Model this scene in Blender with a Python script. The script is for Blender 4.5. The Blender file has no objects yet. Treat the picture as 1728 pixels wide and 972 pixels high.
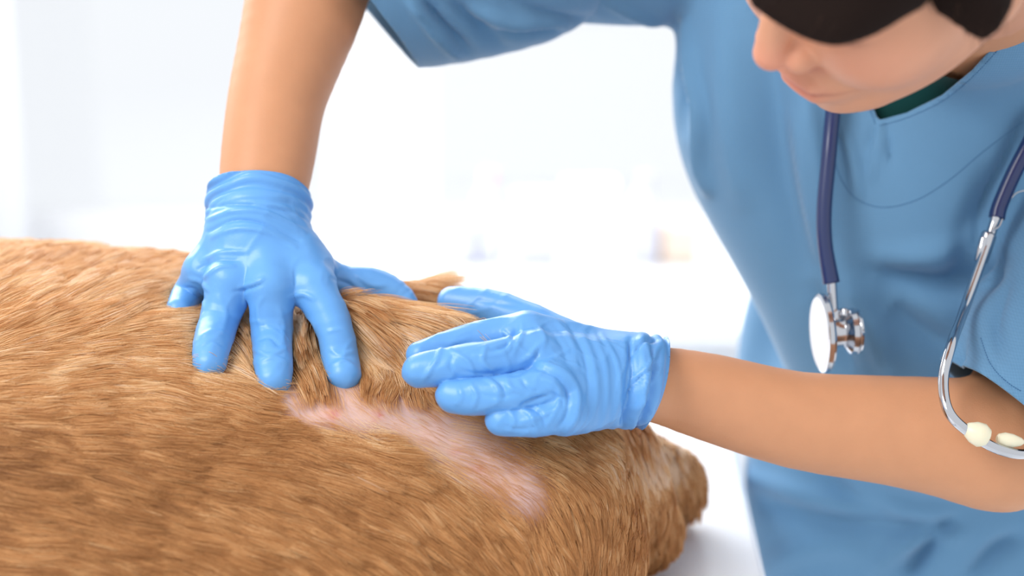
import bpy, bmesh, math, random
import numpy as np
from mathutils import Vector, Matrix
from mathutils.kdtree import KDTree

# ------------------------------------------------------------------ camera, world, lights, exposure
rng = np.random.default_rng(7)
random.seed(7)
FPX = 2640.0                                   # focal length in pixels of a 1728 px wide frame (55 mm)
CAM = np.array([0., 0., 1.35])
PITCH = math.radians(14.0)
Fv = np.array([0, math.cos(PITCH), -math.sin(PITCH)])
Uv = np.array([0, math.sin(PITCH), math.cos(PITCH)])
Rv = np.array([1., 0, 0])
TABLE_Z = .90
S = bpy.context.scene
COL = S.collection

cd = bpy.data.cameras.new('camera'); cam = bpy.data.objects.new('camera', cd); COL.objects.link(cam)
cam.location = CAM; cam.rotation_euler = (math.radians(90) - PITCH, 0, 0)
cd.lens = 55.0; cd.sensor_width = 36.0; cd.clip_start = .05
cd.dof.use_dof = True; cd.dof.focus_distance = .915; cd.dof.aperture_fstop = 3.0
S.camera = cam

w = bpy.data.worlds.new('white_daylight'); S.world = w; w.use_nodes = True
w.node_tree.nodes['Background'].inputs[0].default_value = (.97, .985, 1, 1)
w.node_tree.nodes['Background'].inputs[1].default_value = .93

def area(name, loc, target, size, power, col=(1, 1, 1)):
    l = bpy.data.lights.new(name, 'AREA'); l.shape = 'RECTANGLE'; l.size, l.size_y = size
    l.energy = power; l.color = col
    o = bpy.data.objects.new(name, l); COL.objects.link(o); o.location = loc
    o.rotation_euler = (Vector(target) - Vector(loc)).to_track_quat('-Z', 'Y').to_euler()
    return o
area('window_daylight', (-1.2, 3.2, 2.5), (0, 1.0, 1.0), (2.4, 1.8), 95, (.97, .99, 1))
area('background_fill', (.3, 3.6, 3.0), (.3, 3.6, 0), (3, 1.6), 45, (.98, .99, 1))  # unseen lamp added to whiten the background
area('front_fill', (-1.3, -.1, 2.5), (0, 1.0, 1.0), (1.0, 1.0), 30, (1, .98, .95))  # unseen fill lamp added above, on the camera side

S.view_settings.view_transform = 'Standard'; S.view_settings.look = 'None'
S.view_settings.gamma = 1; S.view_settings.use_curve_mapping = False
S.view_settings.exposure = 0.1

# ------------------------------------------------------------------ geometry helpers
def P(x, y, d):
    return CAM + d * (Fv + Rv * ((x - 864) / FPX) - Uv * ((y - 486) / FPX))
def V(*a): return np.array(a, float)
def proj(Q):
    q = Q - CAM; d = q @ Fv
    return 864 + FPX * (q @ Rv) / d, 486 - FPX * (q @ Uv) / d, d
def smin(a, b, k):
    h = np.clip(.5 + .5 * (b - a) / k, 0, 1)
    return b + (a - b) * h - k * h * (1 - h)
def rc(Q, a, b, ra, rb):
    ab = b - a; t = np.clip(((Q - a) @ ab) / max(ab @ ab, 1e-9), 0, 1)
    return np.linalg.norm(Q - a - t[:, None] * ab, axis=1) - (ra + (rb - ra) * t)
def ell(Q, c, r, R=None):
    q = Q - c
    if R is not None: q = q @ np.asarray(R).T
    r = np.asarray(r, float); k0 = np.linalg.norm(q / r, axis=1); k1 = np.linalg.norm(q / (r * r), axis=1)
    return k0 * (k0 - 1) / np.maximum(k1, 1e-9)
def chain(Q, pts, k=.004):
    """pts: list of (point, radius)"""
    if len(pts) > 2:
        A = resample(np.array([[*p, r] for p, r in pts]), (len(pts) - 1) * 3 + 1); pts = [(a[:3], a[3]) for a in A]
    d = None
    for (a, ra), (b, rb) in zip(pts[:-1], pts[1:]):
        e = rc(Q, a, b, ra, rb); d = e if d is None else np.minimum(d, e)
    return d
def near(f, c, r):
    """the same distance field, evaluated only near its bounding sphere"""
    def g(Q):
        d = np.linalg.norm(Q - c, axis=1) - r + .02; m = d < .04
        if m.any(): d[m] = f(Q[m])
        return d
    return g
def sphere_of(pts):
    A = np.array([p for p, r in pts]); c = (A.min(0) + A.max(0)) / 2
    return c, max(np.linalg.norm(p - c) + r for p, r in pts) + .012
def hit(f, px, py, d0=.55, d1=1.5):
    px = np.atleast_1d(px).astype(float); py = np.atleast_1d(py).astype(float)
    D = Fv + Rv * ((px - 864) / FPX)[:, None] - Uv * ((py - 486) / FPX)[:, None]
    t = np.full(len(px), d0)
    for _ in range(110):
        t = t + np.clip(f(CAM + D * t[:, None]), -.02, .05) * .85
    t[t > d1] = np.nan
    return t
def grad(f, Q, e=.0006):
    g = np.stack([f(Q + V(*(e if i == j else 0 for j in range(3)))) - f(Q - V(*(e if i == j else 0 for j in range(3)))) for i in range(3)], 1)
    return g / np.maximum(np.linalg.norm(g, axis=1, keepdims=True), 1e-9)
def newton(f, Q, n=2, lim=.003):
    for _ in range(n):
        Q = Q - grad(f, Q) * np.clip(f(Q), -lim, lim)[:, None]
    return Q
def surface(f, lo, hi, h, it=2):
    """surface nets on a sparsely evaluated grid -> verts, quads"""
    lo = np.array(lo, float); s = 4
    nc = np.ceil((np.array(hi) - lo) / (h * s)).astype(int) + 1
    c = np.stack(np.meshgrid(*[np.arange(n) for n in nc], indexing='ij'), -1).reshape(-1, 3)
    dc = f(lo + (c * s + 1.5) * h).astype(np.float32)
    G = np.repeat(np.repeat(np.repeat(dc.reshape(nc), s, 0), s, 1), s, 2)
    m = np.abs(dc) < h * s * 1.5
    off = np.stack(np.meshgrid(*[np.arange(s)] * 3, indexing='ij'), -1).reshape(-1, 3)
    I = (c[m][:, None, :] * s + off[None]).reshape(-1, 3)
    for a in range(0, len(I), 400000):
        J = I[a:a + 400000]; G[J[:, 0], J[:, 1], J[:, 2]] = f(lo + J * h)
    B = G < 0
    cnt = np.zeros(np.array(B.shape) - 1, np.int8)
    for x in (0, 1):
        for y in (0, 1):
            for z in (0, 1):
                cnt += B[x:B.shape[0] - 1 + x, y:B.shape[1] - 1 + y, z:B.shape[2] - 1 + z]
    act = (cnt > 0) & (cnt < 8)
    idx = -np.ones(act.shape, np.int64); cells = np.argwhere(act); idx[act] = np.arange(len(cells))
    acc = np.zeros((len(cells), 3)); num = np.zeros(len(cells))
    crn = [(x, y, z) for x in (0, 1) for y in (0, 1) for z in (0, 1)]
    vals = {k: G[cells[:, 0] + k[0], cells[:, 1] + k[1], cells[:, 2] + k[2]] for k in crn}
    for a in crn:
        for ax in range(3):
            if a[ax]: continue
            b = list(a); b[ax] = 1; b = tuple(b)
            va, vb = vals[a], vals[b]; q = (va < 0) != (vb < 0)
            t = va / np.where(q, va - vb, 1)
            p = np.array(a, float)[None] + t[:, None] * (np.array(b) - np.array(a))[None]
            acc[q] += p[q]; num[q] += 1
    verts = lo + (cells + acc / np.maximum(num, 1)[:, None]) * h
    quads = []
    for ax in range(3):
        u, v = [(1, 2), (2, 0), (0, 1)][ax]
        sl = [slice(None)] * 3; s2 = [slice(None)] * 3; sl[ax] = slice(0, -1); s2[ax] = slice(1, None)
        ch = B[tuple(sl)] != B[tuple(s2)]
        E = np.argwhere(ch)
        E = E[(E[:, u] > 0) & (E[:, v] > 0) & (E[:, u] < act.shape[u]) & (E[:, v] < act.shape[v])]
        ins = B[E[:, 0], E[:, 1], E[:, 2]]
        q = []
        for du, dv in ((1, 1), (0, 1), (0, 0), (1, 0)):
            c2 = E.copy(); c2[:, u] -= du; c2[:, v] -= dv
            q.append(idx[c2[:, 0], c2[:, 1], c2[:, 2]])
        q = np.stack(q, 1); q[~ins] = q[~ins][:, ::-1]
        quads.append(q[(q >= 0).all(1)])
    quads = np.concatenate(quads)
    verts = newton(f, verts, it, h)
    return verts, quads

# ------------------------------------------------------------------ object helpers
def tag(o, label=None, cat=None, kind=None, group=None):
    if label: o['label'] = label
    if cat: o['category'] = cat
    if kind: o['kind'] = kind
    if group: o['group'] = group
    return o
def thing(name, loc, label, cat):
    o = bpy.data.objects.new(name, None); COL.objects.link(o); o.location = loc; o.empty_display_size = .05
    return tag(o, label, cat)
def link(name, me, mat, parent=None, smooth=True):
    if mat: me.materials.append(mat)
    if smooth: me.polygons.foreach_set('use_smooth', [True] * len(me.polygons))
    o = bpy.data.objects.new(name, me); COL.objects.link(o)
    if parent:
        o.parent = parent
        bpy.context.view_layer.update()
        o.matrix_parent_inverse = parent.matrix_world.inverted()
    return o
def mesh(name, v, q):
    me = bpy.data.meshes.new(name)
    v = np.asarray(v, np.float32); me.vertices.add(len(v)); me.vertices.foreach_set('co', v.ravel())
    q = np.asarray(q, np.int32); k = q.shape[1]
    me.loops.add(q.size); me.loops.foreach_set('vertex_index', q.ravel())
    me.polygons.add(len(q)); me.polygons.foreach_set('loop_start', np.arange(len(q)) * k)
    me.update(calc_edges=True); me.validate()
    return me
def co(me):
    a = np.empty(len(me.vertices) * 3, np.float32); me.vertices.foreach_get('co', a); return a.reshape(-1, 3).astype(float)
def setco(me, a): me.vertices.foreach_set('co', a.astype(np.float32).ravel()); me.update()
def setcol(me, c, name='tone'):
    at = me.attributes.new(name, 'FLOAT_COLOR', 'POINT'); a = np.ones((len(c), 4), np.float32); a[:, :3] = c
    at.data.foreach_set('color', a.ravel())
def bmobj(name, bm, mat, parent=None, smooth=True):
    me = bpy.data.meshes.new(name); bm.to_mesh(me); bm.free(); return link(name, me, mat, parent, smooth)
def box(bm, c, s, rot=None):
    M = Matrix.Translation(c) @ (rot or Matrix()) @ Matrix.Diagonal((s[0], s[1], s[2], 1))
    return bmesh.ops.create_cube(bm, size=1, matrix=M)
def boxobj(name, c, s, mat, parent=None, bev=.003):
    bm = bmesh.new(); box(bm, c, s)
    if bev: bmesh.ops.bevel(bm, geom=bm.edges[:], offset=bev, segments=2, affect='EDGES', profile=.6)
    return bmobj(name, bm, mat, parent, False)
def resample(pts, n):
    pts = np.asarray(pts, float); m = len(pts)
    t = np.linspace(0, m - 1, n); i = np.clip(t.astype(int), 0, m - 2); f = (t - i)[:, None]
    p0 = pts[np.clip(i - 1, 0, m - 1)]; p1 = pts[i]; p2 = pts[i + 1]; p3 = pts[np.clip(i + 2, 0, m - 1)]
    return .5 * (2 * p1 + (p2 - p0) * f + (2 * p0 - 5 * p1 + 4 * p2 - p3) * f ** 2 + (3 * p1 - p0 - 3 * p2 + p3) * f ** 3)
def tube(name, pts, rad, mat, parent=None, seg=16, n=40, flat=None):
    """swept tube; rad number or list; closed ends"""
    if n: pts = resample(pts, n)
    pts = np.asarray(pts); n = len(pts)
    r = np.interp(np.linspace(0, 1, n), np.linspace(0, 1, len(rad)), rad) if hasattr(rad, '__len__') else np.full(n, rad)
    T = np.gradient(pts, axis=0); T /= np.linalg.norm(T, axis=1, keepdims=True)
    N = np.cross(T[0], V(.3, .2, 1)); N /= np.linalg.norm(N)
    vs = []; 
    for i in range(n):
        N = N - T[i] * (N @ T[i]); N /= np.linalg.norm(N); Bn = np.cross(T[i], N)
        a = np.linspace(0, 2 * np.pi, seg, endpoint=False)[:, None]
        vs.append(pts[i] + r[i] * (np.cos(a) * N + np.sin(a) * Bn))
    vs = np.concatenate(vs); q = []
    for i in range(n - 1):
        for j in range(seg):
            q.append((i * seg + j, i * seg + (j + 1) % seg, (i + 1) * seg + (j + 1) % seg, (i + 1) * seg + j))
    bm = bmesh.new(); bv = [bm.verts.new(v) for v in vs]
    for f in q: bm.faces.new([bv[i] for i in f])
    bm.faces.new(bv[:seg][::-1]); bm.faces.new(bv[-seg:])
    bmesh.ops.recalc_face_normals(bm, faces=bm.faces[:])
    return bmobj(name, bm, mat, parent)
def lathe(name, c, axis, prof, mat, parent=None, seg=48):
    """prof: list of (along axis, radius)"""
    axis = axis / np.linalg.norm(axis); N = np.cross(axis, V(.1, .3, 1)); N /= np.linalg.norm(N); Bn = np.cross(axis, N)
    bm = bmesh.new(); rings = []
    for t, r in prof:
        rings.append([bm.verts.new(c + axis * t + max(r, 1e-5) * (math.cos(a) * N + math.sin(a) * Bn)) for a in np.linspace(0, 2 * math.pi, seg, endpoint=False)])
    for A, B_ in zip(rings[:-1], rings[1:]):
        for j in range(seg): bm.faces.new((A[j], A[(j + 1) % seg], B_[(j + 1) % seg], B_[j]))
    bm.faces.new(rings[0][::-1]); bm.faces.new(rings[-1])
    bmesh.ops.recalc_face_normals(bm, faces=bm.faces[:])
    o = bmobj(name, bm, mat, parent)
    m = o.modifiers.new('edges', 'EDGE_SPLIT'); m.split_angle = math.radians(35)
    return o
def wave(Q, n=6, f0=6, f1=40, seed=1):
    """cheap smooth noise: sum of random sines, in about -1..1"""
    r = np.random.default_rng(seed); o = np.zeros(len(Q))
    for i in range(n):
        k = r.normal(size=3); k /= np.linalg.norm(k); k *= f0 * (f1 / f0) ** (i / max(n - 1, 1)) * 6.283
        o += np.sin(Q @ k + r.uniform(0, 6.28) + 1.3 * np.sin(Q @ np.roll(k, 1) * .6))
    return o / n * 1.4
def pline(x, y, pl):
    """distance in px to a polyline (list of (x, y)), and parameter 0..1 along it"""
    best = np.full(len(x), 1e9); tt = np.zeros(len(x)); side = np.zeros(len(x)); n = len(pl) - 1
    for i in range(n):
        ax, ay = pl[i]; bx, by = pl[i + 1]; dx, dy = bx - ax, by - ay
        t = np.clip(((x - ax) * dx + (y - ay) * dy) / (dx * dx + dy * dy), 0, 1)
        ex, ey = x - ax - t * dx, y - ay - t * dy
        d = np.hypot(ex, ey)
        m = d < best; best[m] = d[m]; tt[m] = (i + t[m]) / n; side[m] = np.sign(dx * ey - dy * ex)[m]
    return best, tt, side
def crease(me, f, lines, nrm=None):
    """model folds as relief: each line = (points, height in m, width in px); positive is a ridge. Only where the surface faces the front."""
    q = co(me); g = nrm if nrm is not None else grad(f, q, .0015)
    x, y, d = proj(q); face = np.clip(-(g @ Fv) * 3 + .6, 0, 1)
    disp = np.zeros(len(q))
    for pl, amp, wd in lines:
        pl = resample(np.array(pl, float), max(10, 5 * len(pl)))
        pl = [tuple(p) for p in pl]
        m = (x > min(p[0] for p in pl) - 4 * wd) & (x < max(p[0] for p in pl) + 4 * wd) & (y > min(p[1] for p in pl) - 4 * wd) & (y < max(p[1] for p in pl) + 4 * wd)
        if not m.any(): continue
        b, t, sd = pline(x[m], y[m], pl)
        disp[m] += amp * np.exp(-(b / wd) ** 2) * np.sin(np.pi * np.clip(t * .9 + .05, 0, 1)) ** .5
    q += g * (disp * face)[:, None]; setco(me, q)

# ------------------------------------------------------------------ materials
def nt(name):
    m = bpy.data.materials.new(name); m.use_nodes = True; t = m.node_tree
    return m, t, t.nodes['Principled BSDF']
def srgb(r, g, b):
    f = lambda c: (c / 255 / 12.92) if c / 255 <= .04045 else ((c / 255 + .055) / 1.055) ** 2.4
    return (f(r), f(g), f(b), 1)
def simple(name, c, rough=.5, metal=0, coat=0, spec=.5, sss=0, nscale=40, namt=.06, bump=0, bscale=300, alpha=1, trans=0):
    m, t, b = nt(name)
    tc = t.nodes.new('ShaderNodeTexCoord'); n = t.nodes.new('ShaderNodeTexNoise'); n.inputs['Scale'].default_value = nscale
    n.inputs['Detail'].default_value = 4
    mx = t.nodes.new('ShaderNodeMix'); mx.data_type = 'RGBA'
    mx.inputs[6].default_value = tuple(x * (1 - namt) for x in c[:3]) + (1,); mx.inputs[7].default_value = tuple(min(1, x * (1 + namt)) for x in c[:3]) + (1,)
    L = t.links.new
    L(tc.outputs['Object'], n.inputs['Vector']); L(n.outputs['Fac'], mx.inputs[0]); L(mx.outputs[2], b.inputs['Base Color'])
    b.inputs['Roughness'].default_value = rough; b.inputs['Metallic'].default_value = metal
    b.inputs['Coat Weight'].default_value = coat; b.inputs['Specular IOR Level'].default_value = spec; b.inputs['Subsurface Weight'].default_value = sss
    b.inputs['Subsurface Radius'].default_value = (1, .45, .3); b.inputs['Subsurface Scale'].default_value = .004
    b.inputs['Transmission Weight'].default_value = trans
    if bump:
        n2 = t.nodes.new('ShaderNodeTexNoise'); n2.inputs['Scale'].default_value = bscale; n2.inputs['Detail'].default_value = 3
        bp = t.nodes.new('ShaderNodeBump'); bp.inputs['Strength'].default_value = bump; bp.inputs['Distance'].default_value = .0006
        L(tc.outputs['Object'], n2.inputs['Vector']); L(n2.outputs['Fac'], bp.inputs['Height']); L(bp.outputs[0], b.inputs['Normal'])
    return m
def attr_mat(name, rough, sss, attr='tone', spec=.4, bump=.25, bscale=900):
    m, t, b = nt(name); a = t.nodes.new('ShaderNodeAttribute'); a.attribute_name = attr
    tc = t.nodes.new('ShaderNodeTexCoord'); n = t.nodes.new('ShaderNodeTexNoise'); n.inputs['Scale'].default_value = bscale; n.inputs['Detail'].default_value = 2
    n3 = t.nodes.new('ShaderNodeTexNoise'); n3.inputs['Scale'].default_value = 60; n3.inputs['Detail'].default_value = 5
    hs = t.nodes.new('ShaderNodeHueSaturation'); mr = t.nodes.new('ShaderNodeMapRange'); mr.inputs[3].default_value = .93; mr.inputs[4].default_value = 1.07
    bp = t.nodes.new('ShaderNodeBump'); bp.inputs['Strength'].default_value = bump; bp.inputs['Distance'].default_value = .0004
    L = t.links.new
    L(tc.outputs['Object'], n.inputs['Vector']); L(tc.outputs['Object'], n3.inputs['Vector']); L(n3.outputs['Fac'], mr.inputs[0]); L(mr.outputs[0], hs.inputs['Value'])
    L(a.outputs['Color'], hs.inputs['Color']); L(hs.outputs[0], b.inputs['Base Color'])
    L(n.outputs['Fac'], bp.inputs['Height']); L(bp.outputs[0], b.inputs['Normal'])
    b.inputs['Roughness'].default_value = rough; b.inputs['Subsurface Weight'].default_value = sss
    b.inputs['Subsurface Radius'].default_value = (1, .4, .25); b.inputs['Subsurface Scale'].default_value = .004
    b.inputs['Specular IOR Level'].default_value = spec
    return m
def cloth(name, c, weave=2600):
    m, t, b = nt(name); L = t.links.new
    tc = t.nodes.new('ShaderNodeTexCoord')
    wx = t.nodes.new('ShaderNodeTexWave'); wx.bands_direction = 'X'; wx.inputs['Scale'].default_value = weave / 6.283 / 2
    wz = t.nodes.new('ShaderNodeTexWave'); wz.bands_direction = 'Z'; wz.inputs['Scale'].default_value = weave / 6.283 / 2
    ns = t.nodes.new('ShaderNodeTexNoise'); ns.inputs['Scale'].default_value = 18; ns.inputs['Detail'].default_value = 6
    nf = t.nodes.new('ShaderNodeTexNoise'); nf.inputs['Scale'].default_value = 700; nf.inputs['Detail'].default_value = 2
    for q in (wx, wz, ns, nf): L(tc.outputs['Object'], q.inputs['Vector'])
    ad = t.nodes.new('ShaderNodeMath'); ad.operation = 'ADD'; L(wx.outputs['Fac'], ad.inputs[0]); L(wz.outputs['Fac'], ad.inputs[1])
    a2 = t.nodes.new('ShaderNodeMath'); a2.operation = 'ADD'; L(ad.outputs[0], a2.inputs[0]); L(nf.outputs['Fac'], a2.inputs[1])
    bp = t.nodes.new('ShaderNodeBump'); bp.inputs['Strength'].default_value = .25; bp.inputs['Distance'].default_value = .0003
    L(a2.outputs[0], bp.inputs['Height']); L(bp.outputs[0], b.inputs['Normal'])
    mx = t.nodes.new('ShaderNodeMix'); mx.data_type = 'RGBA'
    mx.inputs[6].default_value = tuple(x * .9 for x in c[:3]) + (1,); mx.inputs[7].default_value = tuple(min(1, x * 1.1) for x in c[:3]) + (1,)
    m1 = t.nodes.new('ShaderNodeMath'); m1.operation = 'MULTIPLY_ADD'; m1.inputs[1].default_value = .25; L(a2.outputs[0], m1.inputs[0]); 
    m2 = t.nodes.new('ShaderNodeMath'); m2.operation = 'MULTIPLY'; m2.inputs[1].default_value = .5; L(ns.outputs['Fac'], m2.inputs[0]); L(m2.outputs[0], m1.inputs[2])
    L(m1.outputs[0], mx.inputs[0]); L(mx.outputs[2], b.inputs['Base Color'])
    b.inputs['Roughness'].default_value = .85; b.inputs['Sheen Weight'].default_value = .25; b.inputs['Sheen Roughness'].default_value = .4
    b.inputs['Specular IOR Level'].default_value = .2
    return m
M = dict(
    scrub=cloth('scrub_cotton', srgb(98, 141, 177)),
    thread=simple('seam_thread', srgb(62, 108, 152), .8),
    under=cloth('green_undershirt', srgb(10, 62, 62)),
    glove=simple('nitrile_glove', srgb(99, 161, 225), .36, sss=.0, nscale=30, namt=.05, bump=.12, bscale=500),
    skin=attr_mat('skin', .5, .12), dogskin=attr_mat('dog_skin', .7, .03, bump=.5, bscale=500),
    white=simple('white_laminate', srgb(246, 248, 252), .3, namt=.01),
    wall=simple('white_paint', srgb(250, 250, 252), .8, namt=.01),
    floor=simple('pale_floor', srgb(236, 238, 240), .4, namt=.02, nscale=3),
    steel=simple('table_steel', srgb(190, 192, 196), .3, 1, namt=.03),
    chrome=simple('polished_chrome', srgb(196, 198, 204), .12, 1, namt=.01),
    rubber=simple('navy_rubber', srgb(24, 42, 92), .28, coat=.3, namt=.05),
    tip=simple('cream_ear_tip', srgb(232, 226, 200), .35, sss=.2, namt=.03),
    curtain=simple('sheer_curtain', srgb(244, 245, 249), .9, namt=.01),
    pinkcap=simple('pink_plastic', srgb(236, 196, 214), .4), pale=simple('pale_plastic', srgb(222, 224, 236), .4), disc=simple('diaphragm_film', srgb(232, 234, 240), .3),
    grey=simple('pale_grey_plastic', srgb(204, 205, 214), .4), warm=simple('pale_apricot_card', srgb(242, 222, 206), .7),  # background plastics and card: haze and overexposure put into their pale colours
    glass=simple('window_glass', srgb(250, 252, 255), .0, trans=1, namt=0),
    shoe=simple('white_clog', srgb(230, 232, 235), .5), dark=simple('dark_nose', srgb(30, 24, 24), .35, coat=.3),
    sole=simple('dark_hair_base', srgb(30, 20, 17), .8, spec=.1),
)
def hair_mat(name, ramp, rough, spec=.5, scale_attr='tint'):
    m = bpy.data.materials.new(name); m.use_nodes = True; t = m.node_tree; t.nodes.clear(); L = t.links.new
    out = t.nodes.new('ShaderNodeOutputMaterial'); b = t.nodes.new('ShaderNodeBsdfPrincipled'); 
    a = t.nodes.new('ShaderNodeAttribute'); a.attribute_name = scale_attr
    cr = t.nodes.new('ShaderNodeValToRGB')
    while len(cr.color_ramp.elements) < len(ramp): cr.color_ramp.elements.new(.5)
    for e, (p, c) in zip(cr.color_ramp.elements, ramp): e.position = p; e.color = c
    L(a.outputs['Fac'], cr.inputs[0]); L(cr.outputs[0], b.inputs['Base Color'])
    b.inputs['Roughness'].default_value = rough; b.inputs['Specular IOR Level'].default_value = spec
    b.inputs['Anisotropic'].default_value = .5
    tr = t.nodes.new('ShaderNodeBsdfTranslucent'); L(cr.outputs[0], tr.inputs['Color'])
    ms = t.nodes.new('ShaderNodeMixShader'); ms.inputs[0].default_value = .25
    L(b.outputs[0], ms.inputs[1]); L(tr.outputs[0], ms.inputs[2]); L(ms.outputs[0], out.inputs['Surface'])
    return m
M['fur'] = hair_mat('golden_fur', [(0, srgb(142, 92, 50)), (.3, srgb(196, 139, 84)), (.55, srgb(222, 168, 110)), (.8, srgb(243, 208, 158)), (1, srgb(250, 230, 208))], .45)
M['hair'] = hair_mat('dark_hair', [(0, srgb(20, 14, 12)), (1, srgb(84, 58, 44))], .42, .3)  # brown end of the ramp paints a sheen on the strands

def strands(name, pts, rad, tint, mat, parent):
    """pts (N, k, 3) -> one hair curves object"""
    N, k = pts.shape[:2]
    hc = bpy.data.hair_curves.new(name); hc.add_curves([k] * N)
    loc = np.array(parent.matrix_world.translation) if parent else 0
    (hc.attributes.get('position') or hc.attributes.new('position', 'FLOAT_VECTOR', 'POINT')).data.foreach_set('vector', pts.astype(np.float32).ravel())
    r = hc.attributes.get('radius') or hc.attributes.new('radius', 'FLOAT', 'POINT')
    r.data.foreach_set('value', rad.astype(np.float32).ravel())
    a = hc.attributes.new('tint', 'FLOAT', 'CURVE'); a.data.foreach_set('value', tint.astype(np.float32))
    hc.materials.append(mat)
    o = bpy.data.objects.new(name, hc); COL.objects.link(o)
    if parent:
        o.parent = parent; bpy.context.view_layer.update(); o.matrix_parent_inverse = parent.matrix_world.inverted()
    o['kind'] = 'stuff'
    return o

# ------------------------------------------------------------------ the room
def struct(o): o['kind'] = 'structure'; return o
struct(boxobj('floor', (0, 2.2, -.03), (7, 8, .06), M['floor'], bev=0))
wb = bmesh.new()
for c, s in (((0, 5.05, .15), (7, .1, .3)), ((0, 5.05, 2.75), (7, .1, .5)), ((-3.2, 5.05, 1.4), (.6, .1, 2.2)), ((3.2, 5.05, 1.4), (.6, .1, 2.2)), ((-.42, 5.05, 1.4), (.22, .1, 2.2))):
    box(wb, c, s)
struct(bmobj('wall_back', wb, M['wall'], smooth=False))
for i, (x0, x1) in enumerate(((-2.9, -.53), (-.31, 2.9))):
    fr = bmesh.new(); cx, wd = (x0 + x1) / 2, x1 - x0
    for c, s in (((cx, 5.02, .33), (wd, .06, .06)), ((cx, 5.02, 2.47), (wd, .06, .06)), ((x0 + .03, 5.02, 1.4), (.06, .06, 2.08)), ((x1 - .03, 5.02, 1.4), (.06, .06, 2.08)), ((cx, 5.02, 1.4), (.04, .05, 2.08))):
        box(fr, c, s)
    wo = struct(bmobj('window_%d' % (i + 1), fr, M['wall'], smooth=False))
    for sx in (-1, 1): boxobj('pane', (cx + sx * wd / 4, 5.03, 1.4), (wd / 2 - .06, .006, 2.1), M['glass'], wo, 0)
# sheer curtain at the left
vs = []; q = []
nx, nz = 90, 2
for k in range(nz):
    for i in range(nx):
        vs.append((-2.22 + i * .0045 * 1.9, 4.6 + .012 * math.sin(i * .42) + .004 * math.sin(i * 1.1), .02 + k * 2.45))
for i in range(nx - 1): q.append((i, i + 1, nx + i + 1, nx + i))
o = link('curtain', mesh('curtain', vs, q), M['curtain']); mm = o.modifiers.new('thickness', 'SOLIDIFY'); mm.thickness = .002
tag(o, 'white sheer curtain hanging in pleats at the far left of the bright window', 'curtain')
# counter behind
ct = thing('counter', (.35, 2.41, 0), 'low white counter in the bright blurred background behind the hands', 'counter')
boxobj('worktop', (.35, 2.41, .735), (2.6, .5, .03), M['white'], ct)
boxobj('cabinet_body', (.35, 2.43, .37), (2.5, .44, .70), M['white'], ct)
for k in range(4): boxobj('door', (-.6 + k * .633, 2.202, .38), (.61, .018, .64), M['white'], ct)
def bottle(name, x, h, r, mb, mc, lab, capn='cap', y=2.60):
    t = thing(name, (x, y, .75), lab, 'bottle'); z = V(0, 0, 1)
    lathe('bottle_body', V(x, y, .75), z, [(0, r * .96), (.004, r), (h * .68, r), (h * .76, r * .8), (h * .82, r * .42), (h * .86, r * .42)], mb, t, 32)
    lathe(capn, V(x, y, .75 + h * .86), z, [(0, r * .5), (h * .13, r * .5), (h * .14, r * .42)], mc, t, 24)
def bx(px, d=2.66): return (px - 864) / FPX * d
bottle('bottle', bx(826), .155, .026, M['pale'], M['pinkcap'], 'pale bottle with a pink cap on the background counter, near the middle')
bottle('bottle', bx(1088), .150, .028, M['pale'], M['grey'], 'pale bottle with a grey cap on the background counter, near the blue scrubs')
for px, s, m_, lab in ((772, (.06, .06, .06), 'pale', 'small pale box on the background counter left of the pink capped bottle'), (905, (.07, .06, .11), 'pale', 'pale lavender box on the background counter right of the pink capped bottle'), (995, (.08, .06, .13), 'wall', 'white box on the background counter between the two bottles'), (1146, (.06, .06, .055), 'warm', 'pale apricot carton on the background counter right of the grey capped bottle')):
    b_ = thing('carton', (bx(px), 2.60, .75), lab, 'box')
    boxobj('box_body', (bx(px), 2.60, .751 + s[2] / 2), s, M[m_], b_, .004)
    boxobj('lid', (bx(px), 2.60, .751 + s[2] + .003), (s[0] + .006, s[1] + .006, .006), M[m_], b_, .002)

# ------------------------------------------------------------------ the examination table
tb = thing('examination_table', (-.4, 1.0, 0), 'white examination table the dog lies on', 'table')
TX0, TX1, TY0, TY1 = -1.20, .178, .62, 1.36
bm = bmesh.new()
v = [bm.verts.new(p) for p in ((TX0, TY0, TABLE_Z), (.152, TY0, TABLE_Z), (.196, TY1, TABLE_Z), (TX0, TY1, TABLE_Z))]
f = bm.faces.new(v); r_ = bmesh.ops.extrude_face_region(bm, geom=[f]); bmesh.ops.translate(bm, verts=[e for e in r_['geom'] if isinstance(e, bmesh.types.BMVert)], vec=(0, 0, -.035))
bmesh.ops.recalc_face_normals(bm, faces=bm.faces[:]); bmesh.ops.bevel(bm, geom=bm.edges[:], offset=.004, segments=3, affect='EDGES')
bmobj('table_top', bm, M['white'], tb, False)
boxobj('frame', (-.5, .99, .845), (1.2, .6, .04), M['steel'], tb)
for x in (-1.08, .06):
    for y in (.71, 1.27):
        bm = bmesh.new(); box(bm, (x, y, .413), (.04, .04, .825)); bmobj('leg', bm, M['steel'], tb, False)

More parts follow.
